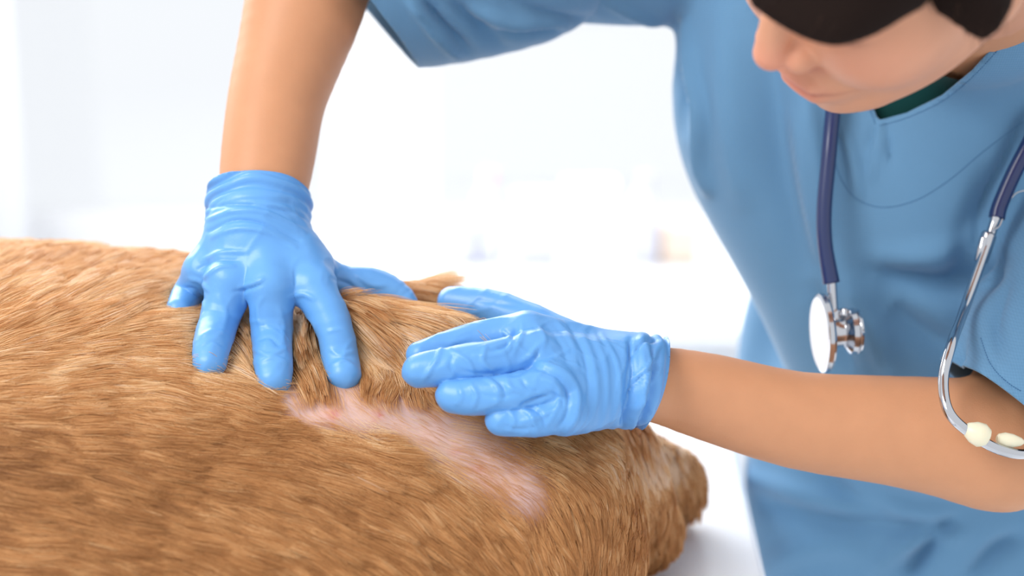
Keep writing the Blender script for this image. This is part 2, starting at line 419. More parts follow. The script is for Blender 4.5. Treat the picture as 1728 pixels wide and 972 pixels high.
# ------------------------------------------------------------------ the dog
def dog_full(Q):
    return np.maximum(smin(dog_trunk(Q), dog_front(Q), .05), TABLE_Z + .0012 - Q[:, 2])
def dog_trunk(Q):
    barrel = ell(Q, V(-.37, .985, .998), (.40, .205, .125))
    d = smin(barrel, ell(Q, V(-.065, .965, .981), (.140, .14, .102)), .035)
    d = smin(d, ell(Q, V(-.22, .90, .955), (.29, .155, .10)), .04)
    d = smin(d, ell(Q, P(888, 905, .985), (.066, .10, .085)), .035)                       # haunch
    d = smin(d, rc(Q, P(585, 552, .967), P(775, 580, .951), .019, .012), .020)          # skin fold between the hands
    d = smin(d, rc(Q, P(650, 516, 1.03), P(722, 512, 1.03), .014, .012), .008)
    d = smin(d, rc(Q, P(1010, 800, 1.03), P(1075, 890, 1.06), .045, .030), .012)          # folded hind leg
    d = smin(d, rc(Q, P(1000, 795, 1.10), P(1126, 816, 1.145), .044, .028), .010)         # the other hind leg
    return d
def dog_fore(Q):
    # shoulder, neck, head and fore legs, left of the view
    d = smin(rc(Q, V(-.66, .97, 1.01), V(-.82, .94, 1.0), .098, .068), ell(Q, V(-.60, .965, .995), (.15, .165, .112)), .04)
    d = smin(d, ell(Q, V(-.90, .92, .985), (.075, .07, .065)), .03)
    d = smin(d, rc(Q, V(-.95, .905, .965), V(-1.03, .885, .945), .036, .026), .02)
    d = smin(d, ell(Q, V(-.868, .868, 1.012), (.030, .014, .044), np.array([[.9, .2, .38], [-.2, .97, -.03], [-.37, -.05, .92]])), .006)
    d = smin(d, chain(Q, [(V(-.62, 1.08, .97), .05), (V(-.55, 1.2, .935), .027), (V(-.62, 1.30, .928), .022)]), .02)
    return d
dog_front = near(dog_fore, V(-.74, 1.05, .98), .42)
dog_sdf = dog_full

def dh(px, py, lift=0): return float(hit(dog_sdf, [px], [py])[0]) - lift
# ------------------------------------------------------------------ the hands
def J(x, y, d, r): return (P(x, y, d), r * d / FPX)
def make_hand(fingers, palm, thumb, arm, k_p=.006, off=0.0):
    def f(Q):
        d = None
        for fg in fingers:
            e = chain(Q, fg, .003); d = e if d is None else smin(d, e, .0012)
        p = None
        for a, b in palm:
            e = rc(Q, a[0], b[0], a[1], b[1]); p = e if p is None else smin(p, e, .010)
        d = smin(d, p, k_p)
        d = smin(d, chain(Q, thumb, .004), .008)
        if arm: d = smin(d, chain(Q, arm, .01), .010)
        return d + off
    return f
sA = lambda x, y, lift: dh(x, y, lift)
A_f = [
    [J(345, 458, .962, 29), J(322, 492, sA(322, 492, .008), 26), J(302, 524, sA(302, 524, -.002), 21)],
    [J(388, 478, .944, 34), J(370, 540, sA(370, 540, .013), 31), J(357, 585, sA(357, 585, .007), 28), J(353, 614, sA(353, 614, .002), 26)],
    [J(457, 486, .938, 36), J(459, 560, sA(459, 560, .014), 32), J(461, 610, sA(461, 610, .008), 30), J(462, 641, sA(462, 641, .003), 27)],
    [J(530, 488, .944, 34), J(562, 548, sA(562, 548, .012), 29), J(573, 602, sA(573, 602, .007), 28), J(581, 633, sA(581, 633, .002), 26)]]
WA = .968
A_palm = [(J(400, 398, WA, 44), J(348, 452, .965, 32)), (J(415, 395, WA - .004, 48), J(388, 470, .948, 38)), (J(440, 395, WA - .005, 48), J(457, 478, .943, 40)), (J(465, 395, WA, 44), J(525, 478, .949, 37)),
          (J(470, 398, WA, 42), J(528, 450, .965, 34))]
A_thumb = [J(500, 425, .975, 32), J(562, 474, .982, 28), J(622, 480, .985, 27), J(664, 496, .985, 24), J(686, 512, .982, 17)]
A_arm = [J(443, 330, .978, 76), J(433, 385, .97, 74)]
sB = sA
B_f = [
    [J(885, 561, .924, 33), J(800, 574, .923, 27), J(708, 598, .914, 20)],
    [J(898, 602, .896, 37), J(815, 611, .886, 32), J(745, 621, .885, 29), J(707, 626, .886, 26)],
    [J(928, 652, .880, 35), J(865, 663, .876, 31), J(800, 669, .877, 29), J(765, 668, .880, 27)],
    [J(952, 694, .878, 32), J(900, 708, .876, 27), J(846, 708, .877, 24)]]
B_palm = [(J(1048, 606, .935, 40), J(895, 566, .918, 36)), (J(1050, 625, .915, 45), J(910, 602, .898, 40)), (J(1048, 655, .908, 45), J(938, 650, .886, 40)), (J(1035, 676, .915, 42), J(958, 696, .885, 36))]
B_thumb = [J(985, 590, .950, 36), J(885, 540, .972, 30), J(822, 516, .985, 27), J(762, 508, .992, 22)]
B_arm = [J(1115, 650, .945, 66), J(1060, 640, .925, 72)]
allpA = [p for fg in A_f + [A_thumb, A_arm] for p in fg] + [p for pr in A_palm for p in pr]; allpB = [p for fg in B_f + [B_thumb, B_arm] for p in fg] + [p for pr in B_palm for p in pr]
handA = near(make_hand(A_f, A_palm, A_thumb, A_arm), *sphere_of(allpA)); handB = near(make_hand(B_f, B_palm, B_thumb, B_arm), *sphere_of(allpB))
armA = [J(436, 380, .97, 62), J(443, 330, .978, 73), J(453, 260, .99, 79), J(467, 170, 1.005, 82), J(490, 90, 1.018, 90), J(516, 0, 1.03, 101), J(548, -150, 1.06, 112), J(560, -250, 1.08, 110)]
armB = [J(1050, 645, .925, 58), J(1115, 650, .945, 65), J(1200, 671, .952, 74), J(1345, 709, .958, 82), J(1500, 726, .962, 92), J(1620, 742, .962, 101), J(1690, 765, .965, 82)]
# cuffs widen the glove over the wrist
def gloveA(Q):
    return np.minimum(9, smin(handA(Q) - .0004, rc(Q, *[P(434, 405, .968), P(436, 300, .988)], 77 * .97 / FPX, 88 * .98 / FPX), .004))
def gloveB(Q):
    return smin(handB(Q) - .0004, chain(Q, [J(1056, 640, .925, 71), J(1082, 646, .937, 74), J(1140, 662, .95, 85)], .006), .004)

def bbox_of(lst, pad):
    A = np.array([p for p in lst]); return A.min(0) - pad, A.max(0) + pad
def cut(me, plane_pt, plane_no, test=None):
    """remove everything on the normal side of a plane"""
    bm = bmesh.new(); bm.from_mesh(me)
    bmesh.ops.bisect_plane(bm, geom=bm.verts[:] + bm.edges[:] + bm.faces[:], plane_co=plane_pt, plane_no=plane_no, clear_outer=True)
    bm.to_mesh(me); bm.free(); me.update()

person = thing('person', (.38, 1.22, 0), 'person in blue scrubs and blue gloves bending over the dog, dark short hair', 'person')

WRA = [  # creases of the left glove
    ([(352, 352), (400, 345), (460, 350), (515, 368)], -.0010, 4), ([(350, 372), (400, 356), (455, 362), (512, 392)], .0012, 5),
    ([(352, 392), (395, 372), (445, 378), (505, 408)], -.0011, 4), ([(360, 400), (400, 386), (450, 392), (498, 418)], .0009, 5),
    ([(349, 360), (385, 338), (430, 332), (480, 338)], .0008, 5), ([(430, 346), (480, 352), (517, 380)], .0009, 4),
    ([(340, 440), (375, 427), (415, 425)], .0008, 5), ([(335, 455), (368, 440), (400, 440)], -.0008, 4),
    ([(345, 470), (372, 452), (395, 450)], .0009, 4), ([(418, 490), (412, 512), (410, 540)], .0008, 5),
    ([(405, 485), (432, 478), (445, 470)], .0009, 4), ([(490, 500), (512, 496), (530, 505)], .0009, 5), ([(395, 492), (420, 487), (440, 480)], -.0009, 4),
    ([(340, 568), (360, 560), (385, 566)], .0006, 4), ([(345, 585), (362, 577), (380, 588)], -.0005, 4), ([(430, 590), (455, 600), (482, 588)], .0007, 4),
    ([(435, 575), (455, 570), (470, 585)], -.0006, 4), ([(438, 612), (462, 604), (484, 614)], .0006, 4), ([(442, 560), (436, 520), (445, 500)], .0005, 5),
    ([(560, 590), (575, 600), (596, 592)], .0006, 4), ([(555, 560), (575, 556), (592, 566)], .0005, 4), ([(560, 618), (580, 610), (598, 620)], .0006, 4),
    ([(370, 500), (380, 530), (376, 560)], .0004, 6), ([(470, 520), (478, 550), (474, 585)], .0005, 5), ([(600, 462), (625, 480), (650, 482)], .0008, 5), ([(560, 470), (590, 480), (610, 500)], -.0008, 5),
    ([(320, 470), (340, 475), (352, 490)], .0009, 4), ([(312, 485), (330, 488), (345, 505)], -.0008, 4), ([(440, 440), (490, 435), (530, 450)], .0003, 9)]
WRB = [([(1064, 572), (1058, 640), (1050, 716)], -.0014, 5), ([(1080, 572), (1092, 610), (1080, 668), (1066, 722)], .0014, 6), ([(1096, 640), (1080, 690), (1070, 728)], -.0012, 4), ([(1105, 585), (1092, 640), (1096, 690)], .0011, 5), ([(1068, 600), (1086, 580), (1110, 578)], -.0011, 4), ([(1060, 668), (1078, 640), (1100, 612)], -.0010, 4),
    ([(905, 612), (950, 628), (972, 660), (972, 700), (955, 728)], .0014, 6), ([(905, 622), (942, 638), (958, 665), (955, 700), (940, 722)], -.0014, 5),
    ([(915, 640), (940, 652), (944, 680), (925, 715)], .0010, 4), ([(925, 666), (905, 672), (880, 682)], -.0016, 4), ([(925, 660), (945, 672), (950, 690)], -.0009, 4),
    ([(878, 610), (895, 600), (912, 580)], .0010, 5), ([(860, 634), (880, 630), (900, 612), (908, 590)], -.0009, 5), ([(868, 560), (858, 580), (830, 592)], -.0012, 4), ([(850, 560), (862, 572), (858, 590)], .0010, 4),
    ([(865, 598), (880, 570), (882, 548)], .0007, 5), ([(905, 548), (918, 570), (915, 590)], .0006, 5),
    ([(980, 560), (1000, 610), (1005, 670), (990, 725)], .0006, 6), ([(1000, 562), (1022, 620), (1022, 690), (1008, 728)], .0006, 6), ([(960, 552), (985, 600), (992, 660), (978, 720)], -.0006, 5),
    ([(1015, 566), (1040, 610), (1045, 660), (1032, 710)], .0007, 5), ([(940, 545), (962, 575), (975, 620)], .0006, 6), ([(920, 548), (945, 580), (958, 615)], -.0005, 6), ([(960, 580), (990, 640)], -.0004, 6),
    ([(1062, 580), (1068, 630), (1058, 690), (1050, 712)], -.0022, 6), ([(1078, 575), (1085, 630), (1076, 690)], .0012, 5), ([(1095, 580), (1098, 640), (1082, 715)], -.0010, 4), ([(1070, 640), (1090, 620), (1108, 590)], .0010, 4), ([(1066, 690), (1090, 660), (1110, 620)], .0009, 4), ([(1074, 720), (1088, 690), (1100, 650)], -.0008, 4),
    ([(760, 592), (790, 610), (800, 632)], .0008, 4), ([(745, 590), (735, 612), (715, 640)], .0009, 4), ([(765, 600), (760, 620), (775, 640)], -.0007, 4), ([(820, 585), (815, 610), (835, 628)], .0008, 4), ([(800, 600), (840, 598), (870, 585)], .0006, 5), ([(780, 625), (815, 630), (850, 625)], -.0006, 4),
    ([(820, 640), (840, 655), (838, 680)], .0008, 4), ([(835, 640), (850, 655), (852, 675)], -.0007, 4), ([(795, 650), (805, 668), (798, 688)], .0008, 4), ([(855, 640), (862, 655), (880, 662)], .0007, 4), ([(775, 655), (780, 670), (770, 682)], .0005, 4), ([(810, 665), (840, 670), (870, 664)], -.0005, 4), ([(880, 640), (890, 655), (908, 660)], -.0007, 4),
    ([(875, 688), (895, 700), (905, 722), (903, 732)], .0009, 4), ([(890, 686), (912, 700), (920, 725)], -.0009, 4), ([(860, 692), (868, 710), (862, 726)], .0006, 4), ([(880, 712), (915, 702), (935, 690)], .0008, 4), ([(850, 718), (880, 724), (905, 718)], -.0005, 4),
    ([(730, 575), (760, 580), (790, 570)], .0005, 5), ([(960, 590), (930, 610), (905, 640)], .0004, 5), ([(880, 518), (840, 512), (800, 506)], -.0006, 6)]
def build_glove(f, lst, cutp, cutn, lines, seed, cufflen):
    lo, hi = bbox_of(lst + [cutp + cutn * .02], .05)
    v, q = surface(f, lo, hi, .0011, 3)
    keep = ((v[q].mean(1) - cutp) @ cutn) < .012; q = q[keep]; us = np.unique(q); mp = np.zeros(len(v), int); mp[us] = np.arange(len(us)); v = v[us]; q = mp[q]
    me = mesh('glove', v, q); g = grad(f, v, .0015)
    crease(me, f, [(a, b * 1.5, c * .8) for a, b, c in lines], g)
    Q = co(me)
    sag = (Q - cutp) @ cutn; cm = np.clip(1 + sag / cufflen, 0, 1) ** .6
    fold = np.sin(sag * 6.283 / .0085 + 2.4 * wave(Q, 4, 8, 25, seed + 7)); fold = np.sign(fold) * np.abs(fold) ** .7
    rdg = (1 - np.abs(wave(Q * .8 + .01 * wave(Q, 3, 10, 30, seed + 3)[:, None], 4, 20, 50, seed + 1))) ** 3
    Q += g * (wave(Q, 6, 25, 90, seed) * .00020 + rdg * .00055 * (1 - cm) + (fold * .0013 + .0009) * cm + wave(Q, 3, 10, 20, seed + 9) * .0012 * cm)[:, None]
    setco(me, Q); cut(me, cutp, cutn)
    o = link('glove', me, M['glove'], person)
    s = o.modifiers.new('thickness', 'SOLIDIFY'); s.thickness = .0005; s.offset = 1
    return o
allA = [p for fg in A_f + [A_thumb, A_arm] for p, r in fg]; allB = [p for fg in B_f + [B_thumb, B_arm] for p, r in fg]
axA = P(440, 290, .992) - P(434, 400, .968); axA /= np.linalg.norm(axA)
rimB = np.cross(P(1121, 577, .93) - P(1073, 731, .93), Fv - .10 * Rv); rimB /= np.linalg.norm(rimB)
if rimB @ Rv < 0: rimB = -rimB
g1 = build_glove(gloveA, allA, P(434, 331, .978), axA, WRA, 3, .022)
g2 = build_glove(gloveB, allB, P(1099, 654, .945), rimB, WRB, 4, .024)
g1['label'] = 'blue glove pressed flat with spread fingers'; g2['label'] = 'blue glove with fingers together on the bare skin'

# ------------------------------------------------------------------ the dog's skin and fur
v, q = surface(dog_sdf, (-1.10, .68, .885), (.20, 1.36, 1.18), .005)
dog = thing('dog', (-.3, .95, .90), 'golden brown dog lying on its side on the white table', 'dog')
dme = mesh('body', v, q)
PATCH = [(440, 672), (520, 690), (600, 690), (680, 700), (750, 732), (806, 768), (850, 800), (885, 835)]
def patch_w(x, y):
    b, t, sd = pline(x, y, PATCH); wd = np.interp(t, [0, .12, .3, .5, .75, 1], [26, 38, 44, 60, 70, 46]); return b / wd
x, y, d_ = proj(v); pw = patch_w(x, y)
m_ = np.clip(1.35 - pw, 0, 1)[:, None]
pink = np.array(srgb(222, 184, 172)[:3]); lil = np.array(srgb(190, 164, 166)[:3]); brn = np.array(srgb(150, 98, 60)[:3])
nz = (wave(v, 6, 8, 60, 5) * .5 + .5)[:, None]
cpat = pink * nz + lil * (1 - nz)
for sx, sy, sr in ((806, 790, 7), (675, 662, 8), (640, 700, 6), (560, 700, 9), (770, 760, 5)):
    k = np.exp(-((x - sx) ** 2 + (y - sy) ** 2) / sr ** 2)[:, None]; cpat = cpat * (1 - k * .8) + np.array(srgb(196, 92, 92)[:3]) * k * .8
setcol(dme, brn * (1 - m_) + cpat * m_)
link('body', dme, M['dogskin'], dog)
for sx in (0,):
    bm = bmesh.new(); bmesh.ops.create_uvsphere(bm, u_segments=16, v_segments=10, radius=.011, matrix=Matrix.Translation((-1.052, .878, .953))); bmobj('nose', bm, M['dark'], dog)
    bm = bmesh.new(); bmesh.ops.create_uvsphere(bm, u_segments=16, v_segments=10, radius=.009, matrix=Matrix.Translation((-.945, .874, 1.012))); bmobj('eye', bm, M['dark'], dog)

# authored flow of the coat: (x, y, dx, dy) where the hair lies, in the plane of view
FLOW = np.array([(-200, 500, 1, -.3), (0, 450, 1, -.45), (120, 440, 1, -.38), (250, 450, 1, -.25), (0, 560, 1, -.42), (150, 540, 1, -.32), (280, 540, 1, -.15), (0, 640, 1, -.05), (150, 640, 1, .0), (300, 650, 1, .12), (400, 660, 1, .15), (400, 560, .5, .9), (500, 560, .3, 1),
    (0, 760, 1, .15), (200, 760, 1, .22), (400, 720, 1, .18), (520, 720, 1, .35), (620, 740, 1, .25), (700, 760, 1, .5), (0, 900, 1, .25), (200, 880, 1, .32), (400, 860, 1, .42), (560, 840, 1, .55), (680, 860, 1, .75), (800, 900, .9, 1), (760, 830, 1, .9),
    (900, 900, .45, 1), (880, 780, 1, .45), (960, 770, .9, .7), (1000, 850, .15, 1), (1060, 820, .05, 1), (1040, 900, -.15, 1), (920, 960, .2, 1), (500, 950, .9, .55), (200, 980, 1, .4),
    (560, 640, .1, 1), (620, 620, -.25, 1), (660, 610, -.5, 1), (590, 560, .55, .8), (640, 530, 1, .25), (700, 530, 1, .12), (770, 545, 1, .28), (700, 575, .3, 1), (660, 570, .4, 1), (750, 575, .9, .5), (620, 590, .1, 1), (700, 490, 1, -.1), (740, 492, 1, .3),
    (520, 670, .5, .9), (600, 690, .6, .6), (700, 700, .7, .5), (800, 740, 1, .3), (780, 770, 1, .4), (860, 820, .9, .7), (1130, 780, .3, 1), (1120, 900, -.2, 1), (1170, 830, .1, 1), (330, 560, .9, .3), (650, 480, .9, .2), (620, 505, 1, .15)], float)
def coat(n, sel, L0, rad0, k=6, seed=2):
    r = np.random.default_rng(seed)
    q4 = v[q]; ar = np.linalg.norm(np.cross(q4[:, 2] - q4[:, 0], q4[:, 3] - q4[:, 1]), axis=1) / 2
    c = q4.mean(1); pr = ar * sel(c); pr /= pr.sum()
    fi = r.choice(len(q), n, p=pr); a = r.random((n, 1)); b = r.random((n, 1)); F4 = q4[fi]
    R0 = (F4[:, 0] * (1 - a) + F4[:, 1] * a) * (1 - b) + (F4[:, 3] * (1 - a) + F4[:, 2] * a) * b
    R0 = R0[R0[:, 2] > TABLE_Z + .006]
    R0 = newton(dog_sdf, R0, 1)
    X, Y, D = proj(R0); nrm = grad(dog_sdf, R0, .002)
    pwv = patch_w(X, Y)
    keep = r.random(len(R0)) < np.clip(np.interp(pwv, [0, .55, 1.0, 1.5], [.12, .20, .45, 1]) + .22 * np.clip((X - 740) / 90, 0, 1), 0, 1)
    keep &= (gloveA(R0 + nrm * .003) > 0) & (gloveB(R0 + nrm * .003) > 0)
    R0, X, Y, nrm, pwv = R0[keep], X[keep], Y[keep], nrm[keep], pwv[keep]
    n = len(R0)
    W = 1 / (((X[:, None] - FLOW[:, 0]) ** 2 + (Y[:, None] - FLOW[:, 1]) ** 2) / 45 ** 2 + .25) ** 2
    dx = (W * FLOW[:, 2] / np.hypot(FLOW[:, 2], FLOW[:, 3])).sum(1) / W.sum(1); dy = (W * FLOW[:, 3] / np.hypot(FLOW[:, 2], FLOW[:, 3])).sum(1) / W.sum(1)
    ang = np.arctan2(dy, dx) + wave(R0, 5, 8, 40, 11) * .22 + r.normal(size=n) * .07
    t = Rv * np.cos(ang)[:, None] - Uv * np.sin(ang)[:, None] + 0
    ray = (R0 - CAM) / np.linalg.norm(R0 - CAM, axis=1, keepdims=True); rn = (ray * nrm).sum(1); rn = np.where(np.abs(rn) < .2, np.where(rn < 0, -.2, .2), rn)
    t += ray * np.clip(-(t * nrm).sum(1) / rn, -1.6, 1.6)[:, None]; t -= nrm * (t * nrm).sum(1, keepdims=True); t /= np.maximum(np.linalg.norm(t, axis=1, keepdims=True), 1e-6)
    ln = L0 * (.75 + .35 * r.random(n)) * (1 + .25 * wave(R0, 4, 8, 30, 12))
    ln *= np.interp(pwv, [0, .7, 1.1, 1.8], [.38, .5, .75, 1])
    right = np.interp(X, [760, 900, 1060], [1, .6, .5]); ln *= right
    tuft = np.exp(-(((X - 690) / 90) ** 2 + ((Y - 545) / 45) ** 2)); ln *= 1 + .6 * tuft
    kk = np.linspace(0, 1, k); lift = (.16 + .10 * r.random(n) + .10 * tuft) * np.interp(pwv, [0, 1, 1.5], [.6, .8, 1])
    pts = R0[:, None] + t[:, None] * (ln[:, None] * kk)[:, :, None] + nrm[:, None] * ((ln * lift)[:, None] * (kk * (1.25 - .75 * kk))[None])[:, :, None]
    # clumps: lean the tips to the nearest guide strand
    ng = max(60, n // 32); gi = r.choice(n, ng, replace=False); kd = KDTree(ng)
    for i_, g_ in enumerate(gi): kd.insert(R0[g_], i_)
    kd.balance(); near = np.fromiter((kd.find(p)[1] for p in R0), np.int64, n)
    gpts = pts[gi[near]]; gt = r.random(ng)[near]
    wgt = (np.linspace(0, 1, k) ** 1.3 * .62)[None, :, None] * np.interp(pwv, [.3, 1.3], [.05, 1])[:, None, None]
    pts = pts * (1 - wgt) + gpts * wgt
    # keep strands on the outside of the body
    for i_ in range(1, k):
        Qp = pts[:, i_]; dd = dog_sdf(Qp); need = .0008 + lift * ln * kk[i_] * .35
        mk = dd < need
        if mk.any(): pts[mk, i_] += grad(dog_sdf, Qp[mk], .002) * (need[mk] - dd[mk])[:, None]
    # stop strands that would run into a glove (a few lie over the finger tips)
    over = r.random(n) < (np.where((Y > 545) & (X < 660) | (X > 690) & (Y > 560), .05, 0) + .35 * (tuft > .45) * (X > 700))
    ok = np.ones(n)
    lo1, hi1 = bbox_of(allA + allB, .04)
    for i_ in range(k - 1, 0, -1):
        Qp = pts[:, i_]; inb = ((Qp > lo1) & (Qp < hi1)).all(1); ii = np.where(inb)[0]
        dg = np.minimum(gloveA(Qp[ii]), gloveB(Qp[ii])); bad = ii[dg < .0003]
        ok[bad] = (i_ - .8) / (k - 1)
        ov = ii[(dg < .001) & (dg > -.009) & over[ii]]
        if len(ov):
            gf = lambda Z: np.minimum(gloveA(Z), gloveB(Z))
            pts[ov, i_] += grad(gf, pts[ov, i_]) * (.0012 - gf(pts[ov, i_]))[:, None]
            ok[ov] = np.maximum(ok[ov], 1)
    sc = (ok < 1) & ~over
    for i_ in np.where(sc)[0]:
        s_ = kk * ok[i_] * (k - 1); f0 = np.minimum(s_.astype(int), k - 2); fr_ = (s_ - f0)[:, None]
        pts[i_] = pts[i_][f0] * (1 - fr_) + pts[i_][f0 + 1] * fr_
    pts = pts[ok > .12]; m2 = ok > .12
    rad = rad0 * ((.8 + .5 * r.random(n)) * np.interp(pwv, [.4, 1.3], [.45, 1]))[m2][:, None] * np.array([.9, 1, 1, .9, .7, .25][:k])[None]
    # coat colour: backlight painted as paler hair along the back; belly fringe pale, flank richer
    X, Y = X[m2], Y[m2]
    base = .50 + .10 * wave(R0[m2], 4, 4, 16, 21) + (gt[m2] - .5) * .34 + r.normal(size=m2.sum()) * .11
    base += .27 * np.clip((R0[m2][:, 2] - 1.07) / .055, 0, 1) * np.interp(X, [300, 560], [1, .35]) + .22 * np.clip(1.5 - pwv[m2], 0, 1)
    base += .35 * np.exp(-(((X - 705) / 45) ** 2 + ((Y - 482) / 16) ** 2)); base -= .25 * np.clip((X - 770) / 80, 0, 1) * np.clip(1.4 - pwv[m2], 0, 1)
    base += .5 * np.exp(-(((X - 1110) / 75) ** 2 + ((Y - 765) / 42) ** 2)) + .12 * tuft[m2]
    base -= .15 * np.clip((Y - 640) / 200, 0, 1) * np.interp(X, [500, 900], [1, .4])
    return pts, rad, np.clip(base, 0, 1)
def inview(c):
    X, Y, D = proj(c); m = (X > -60) & (X < 1240) & (Y < 1030) & (Y > 360)
    g = grad(dog_sdf, c, .002); return m * np.clip(.35 - (g * ((c - CAM) / np.linalg.norm(c - CAM, axis=1, keepdims=True))).sum(1), 0, 1) ** .5
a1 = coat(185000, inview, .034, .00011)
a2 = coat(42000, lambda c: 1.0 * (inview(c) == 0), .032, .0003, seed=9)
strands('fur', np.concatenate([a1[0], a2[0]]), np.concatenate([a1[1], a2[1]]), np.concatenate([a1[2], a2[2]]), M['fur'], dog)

# ------------------------------------------------------------------ the person: head, body, clothes
def ortho(f, u):
    f = f / np.linalg.norm(f); u = u - f * (u @ f); u /= np.linalg.norm(u); return f, u, np.cross(u, f)
def cam2w(x, y, toward): return Rv * x + Uv * y - Fv * toward
Hf, Hu, Hs = ortho(cam2w(-.74, -.67, .05), cam2w(-.39, .44, .81))
TIP = P(1280, 108, .80); HC = TIP - Hf * .118 + Hu * .022
HR = np.stack([Hf, Hu, Hs])                      # rows: face forward, crown, left
def H(f, u, s): return HC + Hf * f + Hu * u + Hs * s
def head_full(Q):
    e = lambda c, r: ell(Q, H(*c), r, HR)
    d = e((-.008, .035, 0), (.098, .095, .077))
    d = smin(d, e((.035, -.028, 0), (.060, .072, .055)), .025)
    for s in (-1, 1):
        d = smin(d, rc(Q, H(.005, -.052, s * .046), H(.068, -.084, s * .014), .0125, .0115), .026)
        d = smin(d, e((.062, -.024, s * .034), (.028, .028, .024)), .028)
        d = smin(d, e((.086, .020, s * .030), (.012, .008, .022)), .010)                    # brow
    d = smin(d, e((.079, -.085, 0), (.016, .014, .016)), .012)                              # chin
    d = smin(d, e((.086, -.058, 0), (.018, .020, .024)), .012)                              # mouth mound
    for s in (-1, 1):
        d = -smin(-d, e((.094, .004, s * .031), (.010, .010, .015)), .008)                  # eye socket
        d = smin(d, e((.080, .003, s * .031), (.012, .012, .014)), .003)                    # closed lid
    d = smin(d, rc(Q, H(.092, .012, 0), H(.109, -.022, 0), .0065, .0095), .009)             # nose
    for s in (-1, 1):
        d = smin(d, e((.099, -.027, s * .012), (.010, .008, .0075)), .004)
        d = -smin(-d, e((.104, -.036, s * .0065), (.006, .004, .0035)), .002)               # nostril
    d = smin(d, rc(Q, H(.100, -.052, -.012), H(.100, -.052, .012), .0045, .0045), .004)     # lips
    d = smin(d, rc(Q, H(.098, -.063, -.010), H(.098, -.063, .010), .0052, .0052), .004)
    d = -smin(-d, rc(Q, H(.105, -.0575, -.024), H(.105, -.0575, .024), .0022, .0022), .003)
    for s in (-1, 1):
        d = -smin(-d, rc(Q, H(.104, -.036, s * .018), H(.090, -.056, s * .032), .0015, .001), .005)  # fold beside the nose
        ear = e((-.008, -.002, s * .080), (.018, .031, .007)); ear = -smin(-ear, e((-.006, .002, s * .087), (.010, .018, .005)), .004)
        d = smin(d, ear, .005)
    return d
head_sdf = near(head_full, H(.01, -.01, 0), .145)
NB = P(1660, 10, 1.03)
SR, SL = P(1190, -105, 1.12), P(1900, 190, 1.06)
def torso(Q):
    d = smin(rc(Q, SR, NB + V(0, .02, 0), .058, .07), rc(Q, NB + V(0, .02, 0), SL, .07, .058), .03)
    d = smin(d, ell(Q, P(1508, 150, 1.115), (.154, .105, .17)), .03)
    d = smin(d, ell(Q, P(1608, 420, 1.12), (.132, .10, .175)), .05)
    d = smin(d, ell(Q, P(1615, 800, 1.30), (.170, .125, .25)), .05)
    return smin(d, ell(Q, P(1488, 610, 1.33), (.122, .085, .16)), .015)
def body_sdf(Q):
    d = np.maximum(torso(Q) + .020, .76 - Q[:, 2])
    d = smin(d, rc(Q, SR, armA[-1][0], .045, .040), .03)
    d = smin(d, chain(Q, armA, .02), .02)
    d = smin(d, rc(Q, SL, P(1745, 700, .985), .045, .040), .03)
    d = smin(d, rc(Q, P(1745, 700, .985), armB[-1][0], .038, .030), .02)
    d = smin(d, chain(Q, armB, .02), .025)
    d = np.minimum(d, handA(Q) + .0036); d = np.minimum(d, handB(Q) + .0036)
    d = smin(d, rc(Q, H(-.035, -.03, 0), NB, .052, .058), .02)
    d = smin(d, head_sdf(Q), .012)
    for s in (-1, 1):
        d = np.minimum(d, near(lambda Z: chain(Z, [(V(.375 + s * .075, 1.27, .83), .085), (V(.375 + s * .085, 1.27, .48), .058), (V(.375 + s * .085, 1.28, .10), .038), (V(.375 + s * .09, 1.17, .045), .032)]), V(.375 + s * .08, 1.25, .44), .56)(Q))
    return d
v_, q_ = surface(body_sdf, (-.26, .66, .01), (.66, 1.46, 1.62), .0045, 1)
bme = mesh('body', v_, q_)
bm = bmesh.new(); bm.from_mesh(bme)
for _ in range(2):
    bm.faces.ensure_lookup_table(); c = (np.array([f.verts[0].co[:] for f in bm.faces]) - HC) @ HR.T
    fs = [bm.faces[i] for i in np.where((c[:, 0] > -.02) & (np.linalg.norm(c, axis=1) < .15))[0]]
    bmesh.ops.subdivide_edges(bm, edges=list({e for f in fs for e in f.edges}), cuts=1, use_grid_fill=True)
bmesh.ops.triangulate(bm, faces=[f for f in bm.faces if len(f.verts) > 4])
bm.to_mesh(bme); bm.free()
Q = newton(body_sdf, co(bme), 2, .004); setco(bme, Q)
l = (Q - HC) @ HR.T
tone = np.tile(np.array(srgb(206, 149, 118)[:3]), (len(Q), 1)); armtone = np.array(srgb(202, 144, 106)[:3])
headm = np.linalg.norm(l, axis=1) < .16; tone[~headm] = armtone
def blend(mask, c, a):
    global tone; mask = np.clip(mask, 0, 1)[:, None] * a; tone = tone * (1 - mask) + np.array(srgb(*c)[:3]) * mask
G = lambda c, r: np.exp(-(((l - np.array(c)) / np.array(r)) ** 2).sum(1))
blend(G((.105, -.0575, 0), (.012, .010, .020)), (208, 122, 106), .7)
blend(G((.112, -.024, 0), (.014, .012, .014)), (226, 140, 120), .55)
for s in (-1, 1):
    blend(G((.07, -.02, s * .04), (.03, .02, .02)), (232, 150, 125), .45)
    blend(G((.09, -.004, s * .031), (.01, .0022, .014)), (60, 40, 34), .9)
    blend(G((.098, .024, s * .030), (.02, .004, .018)), (50, 36, 30), .85)
for (mx_, my_, md_, mr_) in ((1455, 705, .93, .0011), (1263, 717, .93, .0009), (1560, 760, .93, .0006), (1390, 660, .93, .0006)):
    x_, y_, d__ = proj(Q); blend(np.exp(-(((x_ - mx_) ** 2 + (y_ - my_) ** 2) / (mr_ * FPX / .93) ** 2)) * (d__ < 1.02), (150, 92, 66), .6)
